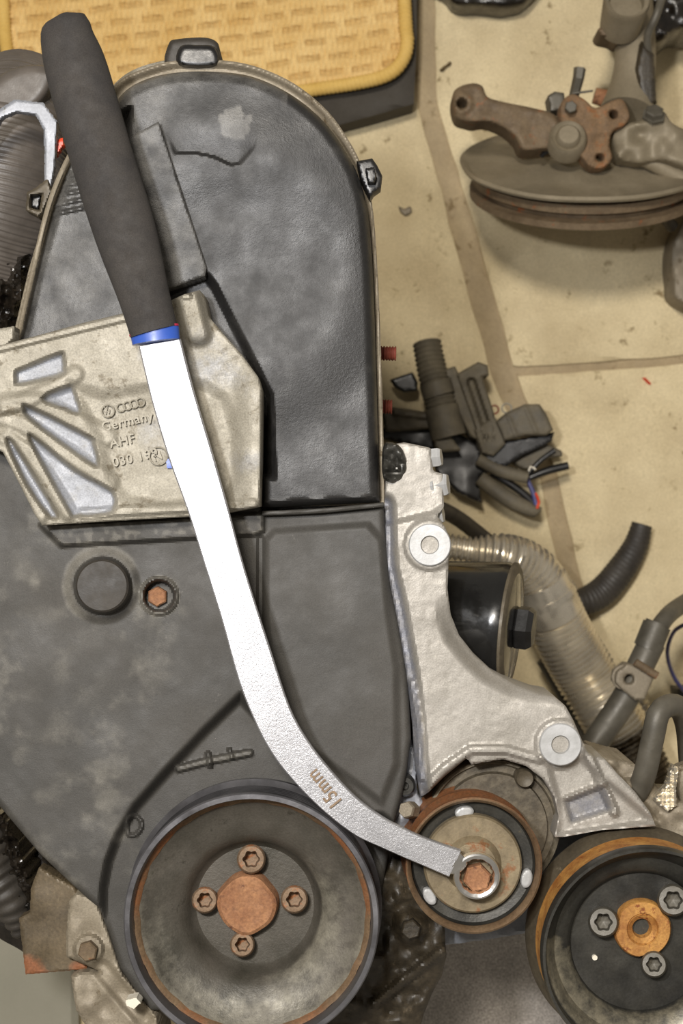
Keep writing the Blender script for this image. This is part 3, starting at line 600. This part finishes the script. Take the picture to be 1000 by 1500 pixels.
tube('rubber_boot', [(-45, 1230, -.055, 50), (-12, 1280, -.055, 40), (15, 1325, -.055, 26), (27, 1372, -.06, 6)], 'rubber', E, seg=24, corr=(.006, .0007), label='dark ribbed rubber boot at the left edge')
# -- left upper: ribbed air duct, lifting eye, dark mass
tube('air_duct', [(-60, 470, -.10, 86), (-35, 400, -.09, 88), (-5, 310, -.08, 90), (10, 235, -.08, 92), (22, 180, -.09, 88), (34, 150, -.12, 78)], 'bellows', E, seg=48, corr=(.0022, .00022), label='dark ribbed air duct at the left edge')
relief('duct_mouth', catmull([(-40, 150), (-10, 118), (20, 100), (60, 95), (80, 110), (60, 150), (10, 180), (-30, 200)], 4), -.05, 'bellows', E, pitch=3, depth=.04, edge=14, label='rounded top of the air duct')
relief('dark_mass', wob([(-60, 380), (42, 372), (34, 440), (18, 485), (-60, 500)], 3, 12, 6), -.06, 'oily_black', E, pitch=2.5, depth=.05, edge=4, h=lambda X, Y: .010 * vnoise(X, Y, 10, 80) + .004 * vnoise(X, Y, 5, 81), label='oily dark fittings beside the cover')
le = [(-30, 185), (0, 160), (22, 146), (64, 151), (84, 178), (80, 245), (70, 300), (64, 296), (66, 240), (64, 190), (52, 168), (24, 164), (4, 172), (-20, 205)]
relief('lifting_eye', le, -.012, 'steel_bright' if False else 'blue_grey', E, pitch=2, depth=.006, edge=3, label='zinc grey faceted lifting eye')
relief('red_tab', [(80, 208), (92, 202), (94, 212), (80, 232)], -.02, 'red', E, pitch=2, depth=.006, edge=2, label='small red tab')
# lower-left link down to sump
zlin([(-60, 1180), (20, 1200), (100, 1300), (120, 1420), (60, 1410), (-60, 1340)], -.09, -.14, 'oily_black', 'gearbox_edge', E, edge=6)
# ================================================================ RING SPANNER
Lp = [(203, 508), (222, 588), (247, 672), (275, 750), (300, 830), (325, 910), (350, 1000), (378, 1068), (404, 1113), (440, 1156), (480, 1194), (520, 1224), (556, 1241), (592, 1257), (625, 1271), (657, 1285)]
Rp_ = [(264, 496), (283, 570), (310, 660), (335, 748), (352, 812), (370, 872), (396, 952), (424, 1036), (450, 1084), (482, 1126), (520, 1167), (560, 1197), (590, 1213), (618, 1226), (645, 1236), (675, 1246)]
spx = thing('ring_spanner', 'long curved chrome ring spanner with black foam grip lying across the engine', 'spanner', tuple(P(470, 800, .03)))
Ld = catmull(Lp, 4, False); Rd = catmull(Rp_, 4, False); n = len(Ld); V = []; F = []
for i in range(n):
    t = i / (n - 1); zc = .047 - .014 * t - (.0 if t < .9 else 0)
    a = P(*Ld[i], zc); b = P(*Rd[i], zc); w = b - a; th = .0042
    sec = [(0, -th), (0.0, -.0009), (.035, .0), (.965, .0), (1.0, -.0009), (1.0, -th), (.96, -th - .0008), (.04, -th - .0008)]
    for u, hz in sec: V.append(a + w * u + Vector((0, 0, hz)))
for i in range(n - 1):
    for j in range(8): F.append([i * 8 + j, i * 8 + (j + 1) % 8, (i + 1) * 8 + (j + 1) % 8, (i + 1) * 8 + j])
F.append(list(range(8))); F.append([(n - 1) * 8 + j for j in range(8)])
link('shank', V, F, 'chrome', spx, label='frosted chrome flat curved shank')
# neck + ring head (12 point)
hc = P(698, 1283, .030); Ro = 34.5 * k(.030); V = []; F = []; NS = 96
for lay, (ro, z_) in enumerate(((.93, -.006), (1.0, -.004), (1.0, .0), (.96, .0015), (.88, .0020), (.72, .0016), (.66, .0), (.66, -.006))):
    for j in range(NS):
        a = 2 * math.pi * j / NS; rr = ro
        if lay >= 6: rr = .66 + .055 * abs(math.sin(6 * a + .4)) ** .7
        elif lay == 5: rr = .73 + .03 * abs(math.sin(6 * a + .4))
        V.append(hc + Vector((Ro * rr * math.cos(a), Ro * rr * math.sin(a), z_)))
for l in range(8):
    for j in range(NS): F.append([l * NS + j, l * NS + (j + 1) % NS, (l + 1) % 8 * NS + (j + 1) % NS, (l + 1) % 8 * NS + j])
link('ring_head', V, F, 'polish', spx, label='polished twelve point ring end')
tube('neck', [(663, 1263, .0305, 19), (672, 1268, .030, 15), (676, 1271, .029, 12)], 'polish', spx, seg=24, smoothpath=True, flat=.42, step=.001)
text('size_mark', '15mm', 503, 1175, .0394, 22, 129, 'print', spx, ext=.00008, bold=.00012, sx=.8)
# grip
gl = [(62, 40), (58, 62), (66, 100), (101, 207), (138, 324), (172, 440), (189, 490)]; gr = [(128, 28), (141, 58), (160, 112), (192, 238), (228, 354), (249, 425), (262, 482)]
cx_ = [(98, 22, 12)] + [(94, 26, 24), (95, 34, 32)]
A = [((l[0] + r[0]) / 2, (l[1] + r[1]) / 2, math.hypot(l[0] - r[0], l[1] - r[1]) / 2 * .965) for l, r in zip(gl, gr)]
path = [(92, 21, .052, 8), (93, 23, .052, 20), (94.5, 28, .052, 29), (96.5, 36, .052, 35)] + [(a, b, .052 - .004 * i / 6, r) for i, (a, b, r) in enumerate(A[1:], 0)]
tube('foam_grip', path, 'grip', spx, seg=40, flat=.74, step=.003, label='black foam grip')
tube('grip_collar', [(226, 483, .048, 36.5), (228.5, 501, .048, 35)], 'blue', spx, seg=40, flat=.62, smoothpath=False, step=.002, label='blue plastic collar')
tube('collar_line', [(225.2, 482.5, .048, 37.2), (225.9, 485.5, .048, 37.2)], 'red_line', spx, seg=40, flat=.66, smoothpath=False, step=.001, label='thin red line above the collar')
# ================================================================ FLOOR THINGS
# dark low underlay and yellow mat
underlay = relief('low_underlay', wob([(-120, -420), (614, -420), (610, 60), (606, 152), (560, 166), (492, 184), (250, 225), (-120, 285)], .8, 60, 9), FZ + .035, 'dark_underlay', None, pitch=14, depth=.035, edge=6, base=True, h=lambda X, Y: .001 * vnoise(X, Y, 60, 90))  # dark low shape filling the dark area under and beside the mat
tag(underlay, 'dark low underlay beneath the yellow mat', 'underlay')
rg = [(-8, -400), (4, 0), (14, 100), (20, 196), (120, 186), (300, 158), (440, 134), (520, 122), (566, 110), (588, 90), (596, 60), (592, 0), (575, -400)]
RZ = FZ + .046
rug = thing('woven_mat', 'yellow woven mat with corded edge on the dark underlay', 'mat', fpoint(300, 40, FZ + .036))
def h_rug(X, Y):
    an = math.radians(-8); U = X * math.cos(an) - Y * math.sin(an) * -1; V_ = Y * math.cos(an) - X * math.sin(an) * 1
    U = X * math.cos(an) + Y * math.sin(an); V_ = -X * math.sin(an) + Y * math.cos(an)
    return U, V_
def rug_pat(X, Y):
    U, V_ = h_rug(X, Y); V_ = V_ + 1.2 * np.sin(U / 21); row = np.floor(V_ / 23.); f = V_ / 23. - row; u = U / 46. + .37 * (row % 3) + .04 * vnoise(X, Y, 20, 91); g = u - np.floor(u)
    dash = (1 - ss(abs(f - .5) * 23, 2.5, 6)) * (1 - ss(abs(g - .5), .30, .42))
    return dash
relief('woven_field', rg, RZ, 'rug', rug, pitch=2.6, depth=.009, edge=5,
       h=lambda X, Y: -.0020 * rug_pat(X, Y) + .0007 * np.sin(h_rug(X, Y)[0] * 2 * math.pi / 7.7) + .0004 * vnoise(X, Y, 5, 92), mask=lambda X, Y: .42 * rug_pat(X, Y))
tube('corded_edge', [(p[0], p[1], RZ + .001, 10) for p in rg], 'rug_edge', rug, seg=12, corr=(.0035, .0003), label='thick yellow cord border')
# grey sheets under the engine
s1 = relief('grey_block', [(470, 1312), (1120, 1300), (1120, 1900), (470, 1900)], FZ + .20, 'grey_speck', None, pitch=16, depth=.20, edge=3, base=True, h=lambda X, Y: .0005 * vnoise(X, Y, 40, 93))
tag(s1, 'grey speckled block on the floor seen between the two big pulleys', 'block')
s2 = relief('plastic_tray', [(-200, 1230), (118, 1230), (116, 1440), (112, 1700), (-200, 1700)], FZ + .02, 'grey_smooth', None, pitch=16, depth=.02, edge=8, base=True)
tag(s2, 'smooth grey-green tray on the floor at lower left', 'tray')
# -- brake assembly
BA = thing('brake_hub_assembly', 'rusty steering knuckle with brake disc, shield and strut on the floor', 'brake assembly', fpoint(850, 200))
bz = -.405; n_ = Vector((-.03, .87, .48)).normalized(); bc = P(858, 236, bz); Rd_ = .098
lathe('splash_shield', bc, [(Rd_ * .99, -.002), (Rd_, .000), (Rd_ * .98, .002), (Rd_ * .93, -.001), (Rd_ * .6, .001), (Rd_ * .55, .004), (Rd_ * .3, .006), (.001, .006)], 'disc_grey', BA, 80, axis=n_, label='dull grey dished splash shield', wob=lambda a, i: 1.0 + .006 * math.sin(5 * a) + .004 * math.sin(9 * a + 1))
lathe('brake_disc', bc - n_ * .012, [(Rd_ * .3, -.014), (Rd_ * .90, -.014), (Rd_ * .92, -.013), (Rd_ * .92, -.008), (Rd_ * .82, -.0075), (Rd_ * .82, -.002), (Rd_ * .90, -.0015), (Rd_ * .90, .005), (Rd_ * .3, .006)], 'rust_brown', BA, 80, axis=n_, label='rusty vented brake disc')
kz = -.355
knob = relief('steering_arm', catmull([(662, 146), (668, 130), (690, 122), (706, 126), (714, 142), (740, 150), (780, 158), (812, 168), (824, 190), (818, 215), (790, 220), (765, 220), (756, 205), (740, 190), (712, 178), (690, 180), (668, 172)], 4), kz, 'rust_brown', BA, pitch=2.5, depth=.03, edge=9,
              holes=[circle(676, 152, 7, 14)], h=lambda X, Y: .002 * vnoise(X, Y, 20, 95) + .004 * (1 - ss(np.hypot(X - 677, Y - 152), 8, 20)), label='rusty brown steering arm with an eye')
relief('knuckle_flange', catmull([(822, 150), (838, 138), (856, 146), (872, 158), (895, 148), (912, 146), (922, 170), (914, 184), (898, 192), (892, 210), (896, 232), (884, 246), (866, 246), (852, 232), (830, 200), (820, 175)], 4), kz + .012, 'flange_rust', BA, pitch=2.2, depth=.018, edge=5,
       holes=[circle(878, 231, 6, 12), circle(898, 168, 6.5, 12)], h=lambda X, Y: .0015 * vnoise(X, Y, 12, 96), label='orange rusty three lobed flange')
ck, rk = lpx(831, 205, kz + .012, 28)
hn = lathe('hub_nut', ck, [(rk, -.010), (rk, .003), (rk * .88, .006), (rk * .74, .004), (rk * .66, .0035), (rk * .62, .007), (rk * .5, .009), (rk * .2, .009)], 'disc_grey', BA, 40, axis=(-.05, .25, 1), label='grey round ball joint cap')
hexbolt(P(835, 158, kz + .018), 9 * k(kz), .004, 'pipe_grey', BA)
tube('pinch_bolt', [(838, 150, kz - .01, 7), (846, 122, kz, 8), (849, 100, kz, 9)], 'pipe_grey', BA, seg=6, smoothpath=False, step=.02, angle=20)
relief('pinch_clamp', [(802, 140), (812, 134), (826, 136), (828, 160), (806, 164)], kz - .004, 'pipe_grey', BA, pitch=2.5, depth=.02, edge=4)
tube('split_pin', [(838, 137, kz, 2), (868, 133, kz, 1.6)], 'pipe_grey', BA, seg=6, smoothpath=False)
tube('bolt_tail', [(818, 218, kz - .01, 4), (800, 222, kz - .01, 4), (792, 230, kz - .01, 3)], 'black', BA, seg=8)
# strut
st = tube('strut', [(918, 170, -.375, 42), (925, 130, -.385, 33), (930, 90, -.39, 30), (928, 50, -.395, 31), (922, 10, -.40, 34), (915, -60, -.40, 34)], 'pipe_grey' if False else 'disc_grey', BA, seg=24, label='dull grey-brown strut tube')
relief('strut_rib', [(940, 60), (958, 80), (962, 150), (940, 158), (932, 100)], -.362, 'oily', BA, pitch=3, depth=.05, edge=6)
cs = P(917, 4, -.35); lathe('strut_cup', cs, [(30 * k(-.35), -.03), (34 * k(-.35), .0), (32 * k(-.35), .004), (26 * k(-.35), .002), (24 * k(-.35), -.004), (.004, -.004)], 'disc_grey', BA, 32, axis=(0, .35, 1), label='round spring seat cup on the strut')
relief('strut_ear', catmull([(876, 42), (890, 36), (896, 12), (910, 20), (908, 60), (896, 56), (880, 52)], 4), -.37, 'rust_brown', BA, pitch=2.5, depth=.03, edge=6)
tube('brake_line', [(974, -20, -.36, 6), (962, 20, -.35, 6), (948, 55, -.36, 6), (952, 90, -.37, 5)], 'pipe_grey', BA, seg=10)
relief('spring_base', catmull([(960, -80), (1080, -80), (1080, 30), (1000, 42), (970, 60), (950, 62), (952, 20)], 4), -.42, 'oily_black', BA, pitch=4, depth=.06, edge=10, h=lambda X, Y: .004 * vnoise(X, Y, 16, 97), label='black spring base at the top right')
# caliper carrier to the right
relief('caliper_arm', catmull([(896, 196), (915, 182), (940, 175), (946, 166), (972, 164), (984, 180), (1010, 190), (1060, 180), (1060, 260), (1000, 246), (970, 236), (935, 240), (906, 232)], 4), kz + .004, 'disc_grey', BA, pitch=2.6, depth=.035, edge=9, h=lambda X, Y: .004 * vnoise(X, Y, 18, 98), label='lumpy grey caliper arm')
hexbolt(P(957, 170, kz + .006), 14 * k(kz), .006, 'pipe_grey', BA, axis=(0, .6, .8), washer=18 * k(kz))
tube('carrier_pin', [(905, 226, kz - .012, 12), (945, 234, kz - .01, 12), (1000, 262, kz - .012, 13)], 'disc_grey', BA, seg=14)
tube('hook_bracket', [(1010, 290, -.42, 10), (985, 300, -.43, 10), (975, 318, -.45, 9), (985, 332, -.46, 9)], 'oily', BA, seg=12)
tube('drive_flange', [(870, 140, -.40, 12), (905, 150, -.40, 14), (940, 162, -.40, 12)], 'rust', BA, seg=12)
# top-edge dark casting
o = relief('dark_casting', catmull([(600, -60), (650, -10), (668, 8), (700, 10), (740, 14), (775, 0), (800, -60)], 4), FZ + .03, 'oily_black', None, pitch=3.5, depth=.03, edge=10, base=True, h=lambda X, Y: .003 * vnoise(X, Y, 18, 99))
tag(o, 'dark oily casting cut off by the top edge', 'car part')
# right edge casting
o = relief('rusty_casting', catmull([(1060, 290), (1010, 300), (992, 335), (982, 370), (984, 410), (992, 440), (1060, 450)], 4), FZ + .04, 'alu_brown', None, pitch=3.5, depth=.04, edge=10, base=True, h=lambda X, Y: .003 * vnoise(X, Y, 18, 100))
tag(o, 'brown casting edge on the floor below the brake disc', 'car part')
# -- wiring connector bundle
WB = thing('wiring_bundle', 'dusty black plastic connector block with cut wires on the concrete', 'wiring', fpoint(690, 620))
wz = FZ + .05
tube('ribbed_sleeve', [(625, 502, wz - .01, 20), (633, 545, wz - .005, 21), (645, 590, wz, 22), (655, 630, wz, 23)], 'dusty', WB, seg=24, corr=(.004, .0008), hollow=.8, label='ribbed dusty sleeve')
tube('sleeve_collar', [(637, 560, wz + .001, 24), (643, 580, wz + .001, 24)], 'dusty', WB, seg=24, smoothpath=False)
tube('sleeve_collar', [(646, 596, wz + .001, 25), (657, 640, wz + .001, 26)], 'dusty', WB, seg=24, smoothpath=False)
relief('plastic_flap', [(571, 556), (604, 545), (612, 560), (610, 572), (592, 574), (580, 568)], wz - .02, 'black', WB, pitch=2.5, depth=.01, edge=2)
relief('cable_channel', [(560, 604), (575, 596), (630, 604), (634, 628), (565, 632)], wz - .004, 'dusty', WB, pitch=2.5, depth=.022, edge=4, h=lambda X, Y: .004 * ridge(X, Y, [(580, 604), (628, 610)], 7) + .001 * vnoise(X, Y, 9, 101))
relief('lower_housing', [(560, 628), (640, 620), (700, 650), (706, 668), (720, 690), (702, 700), (706, 738), (670, 722), (640, 690), (632, 660), (560, 642)], wz - .018, 'black', WB, pitch=3, depth=.028, edge=3, h=lambda X, Y: .001 * vnoise(X, Y, 18, 102), label='black lower housing')
relief('clip_block', [(629, 622), (652, 618), (660, 640), (676, 660), (640, 662)], wz + .006, 'dusty', WB, pitch=2.5, depth=.02, edge=3)
relief('rail', [(650, 542), (666, 536), (708, 620), (712, 650), (690, 640), (668, 600)], wz, 'dusty', WB, pitch=2.5, depth=.03, edge=3, label='dusty side rail')
relief('rail', [(668, 548), (700, 530), (714, 535), (716, 550), (706, 552), (722, 600), (732, 650), (705, 655), (690, 610)], wz + .004, 'dusty', WB, pitch=2.5, depth=.04, edge=4, h=lambda X, Y: -.007 * ridge(X, Y, [(690, 560), (712, 625)], 8), label='grooved dusty side rail')
relief('centre_block', [(694, 630), (724, 610), (734, 625), (740, 650), (722, 668), (706, 664)], wz + .004, 'dusty', WB, pitch=2.5, depth=.035, edge=3)
relief('relay', [(726, 618), (742, 604), (768, 592), (790, 592), (800, 606), (810, 630), (800, 638), (770, 638), (738, 646)], wz + .01, 'dusty', WB, pitch=2.2, depth=.02, edge=6, h=lambda X, Y: .0012 * ridge(X, Y, [(745, 612), (756, 640)], 4) + .0012 * ridge(X, Y, [(770, 598), (785, 632)], 4), label='ribbed grey relay housing')
relief('relay_tray', [(728, 648), (800, 636), (812, 632), (808, 646), (796, 654), (765, 668), (740, 684), (716, 678), (706, 664)], wz - .004, 'black', WB, pitch=2.5, depth=.03, edge=3, label='black tray under the relay')
relief('plug', [(748, 676), (800, 650), (822, 660), (825, 668), (800, 672), (782, 690), (764, 686)], wz - .014, 'dusty', WB, pitch=2.5, depth=.02, edge=4)
for q, pts in enumerate(([(700, 672, 10), (735, 690, 10), (772, 700, 9)], [(702, 700, 11), (740, 728, 12), (780, 748, 10), (788, 742, 6)], [(775, 700, 5), (800, 690, 6), (832, 682, 6)], [(772, 696, 4), (790, 676, 4), (812, 660, 4)], [(770, 698, 3), (782, 725, 4), (786, 745, 4)], [(720, 692, 6), (760, 718, 6), (784, 740, 5)])):
    tube('wire', [(a, b, wz - .008 - .002 * q, r) for a, b, r in pts], ('dusty', 'dusty', 'black', 'black', 'wire_blue', 'black')[q], WB, seg=12)
tube('red_wire', [(784, 722, wz - .004, 2), (789, 735, wz - .004, 2.4), (786, 745, wz - .004, 2)], 'red', WB, seg=8, label='short red wire end')
tube('white_wire', [(774, 690, wz, 1.4), (778, 682, wz, 1.4), (784, 688, wz, 1.4)], 'paint_chip', WB, seg=6)
ring_mesh(742, 598, wz - .005, 7, 1.3, 'alu', WB, 'terminal_ring', 20); ring_mesh(724, 600, wz - .005, 6, 1.3, 'stud', WB, 'terminal_ring', 20)
# -- black coolant hose
ch_ = tube('coolant_hose', [(940, 768, FZ + .017, 15), (930, 800, FZ + .017, 18), (908, 836, FZ + .018, 21), (880, 868, FZ + .02, 22), (845, 884, FZ + .026, 20), (800, 886, FZ + .03, 18)], 'rubber', None, seg=24, corr=(.004, .0002), base=True)
tag(ch_, 'black curved rubber hose with blunt end on the concrete', 'hose')
# -- flexible silver pipe
fp = thing('flexible_pipe', 'silver corrugated flexible pipe curving beside the black filter', 'pipe', fpoint(820, 900))
tube('corrugated_tube', [(650, 800, -.38, 18), (690, 806, -.38, 18), (730, 812, -.38, 30), (770, 832, -.39, 38), (797, 868, -.40, 41), (822, 925, -.41, 43), (856, 985, -.42, 44), (884, 1032, -.42, 44), (915, 1085, -.425, 44), (945, 1150, -.425, 44)],
     'pipe_silver', fp, seg=48, corr=(.0044, .0013), mask=lambda t: float(ss(np.array(t), .80, .84)), label='silver finely corrugated tube, stained brown at its lower end')
tube('pipe_sleeve', [(788, 852, -.396, 43), (800, 878, -.40, 45), (810, 900, -.405, 44)], 'pipe_silver', fp, seg=48, step=.003, label='smooth crimped sleeve')
tube('pipe_bead', [(798, 872, -.40, 47), (802, 880, -.401, 47)], 'pipe_silver', fp, seg=48, step=.002)
tube('side_tube', [(805, 960, -.45, 22), (840, 1020, -.45, 22), (880, 1100, -.45, 22)], 'pipe_grey', fp, seg=20, label='plain grey tube beneath')
fp2 = tube('corrugated_duct', [(905, 1000, -.44, 18), (930, 1035, -.44, 20), (944, 1085, -.44, 20), (930, 1150, -.44, 20), (925, 1200, -.44, 20)], 'pipe_silver', None, seg=24, corr=(.0046, .0012), base=True, mask=lambda t: .45)
tag(fp2, 'brownish corrugated duct behind the silver flexible pipe', 'pipe')
# -- metal pipe with clamp crossing
mp_ = thing('coolant_pipe', 'grey metal coolant pipe with bolted clamp at the right edge', 'pipe', fpoint(930, 1000))
tube('pipe_run', [(862, 1102, -.30, 20), (888, 1064, -.30, 20), (918, 1018, -.30, 20), (938, 975, -.30, 20), (955, 940, -.30, 20)], 'pipe_grey', mp_, seg=24)
tube('pipe_end', [(948, 950, -.30, 21), (962, 915, -.30, 21)], 'pipe_grey', mp_, seg=24, smoothpath=False, hollow=.85)
tube('pipe_tail', [(955, 935, -.30, 14), (975, 905, -.31, 13), (1000, 885, -.34, 13), (1060, 850, -.40, 13), (1120, 800, -.488, 12)], 'pipe_grey', mp_, seg=20)
cl_ = relief('clamp', [(902, 984), (918, 972), (948, 978), (958, 992), (952, 1006), (944, 1024), (930, 1026), (912, 1012), (900, 1000)], -.283, 'alu_brown', mp_, pitch=2.4, depth=.02, edge=4, holes=[circle(921, 995, 7, 14)], label='bolted metal pipe clamp')
ring_mesh(914, 992, -.288, 16, 3, 'alu_brown', mp_, 'clamp_ring')
tube('clamp_screw', [(930, 970, -.28, 6), (962, 990, -.28, 6)], 'rust_brown', mp_, seg=10, smoothpath=False)
# -- blue wire
bw = tube('blue_wire', [(1030, 905, -.36, 3), (1000, 916, -.38, 3), (985, 928, -.40, 3), (977, 955, -.42, 3), (984, 985, -.44, 3), (1000, 1010, -.45, 3), (1040, 1050, FZ + .004, 3)], 'wire_blue', None, seg=10, base=True)
tag(bw, 'thin blue wire looping at the right edge', 'wire')
o = relief('wire_connector', [(992, 1010), (1030, 1006), (1030, 1040), (994, 1036)], FZ + .03, 'black', None, pitch=3, depth=.03, edge=4, base=True)
tag(o, 'small black connector at the end of the blue wire', 'connector')
# -- little floor debris
def debris(name, poly, m, lab, cat='debris'):
    o = relief(name, poly, FZ + .004, m, None, pitch=2, depth=.004, edge=2, base=True); tag(o, lab, cat)
debris('wood_splinter', [(644, 102), (660, 90), (662, 93), (648, 104)], 'leafbit', 'dark brown splinter on concrete below the dark casting', 'splinter')
debris('dried_leaf', catmull([(584, 302), (592, 306), (600, 302), (603, 310), (594, 316), (586, 310)], 3), 'alu_brown', 'brown crumpled leaf scrap on concrete beside the cover clip', 'leaf')
debris('red_fragment', [(940, 553), (946, 554), (956, 564), (950, 563)], 'red', 'tiny red fragment on concrete right of the slab joint', 'fragment')
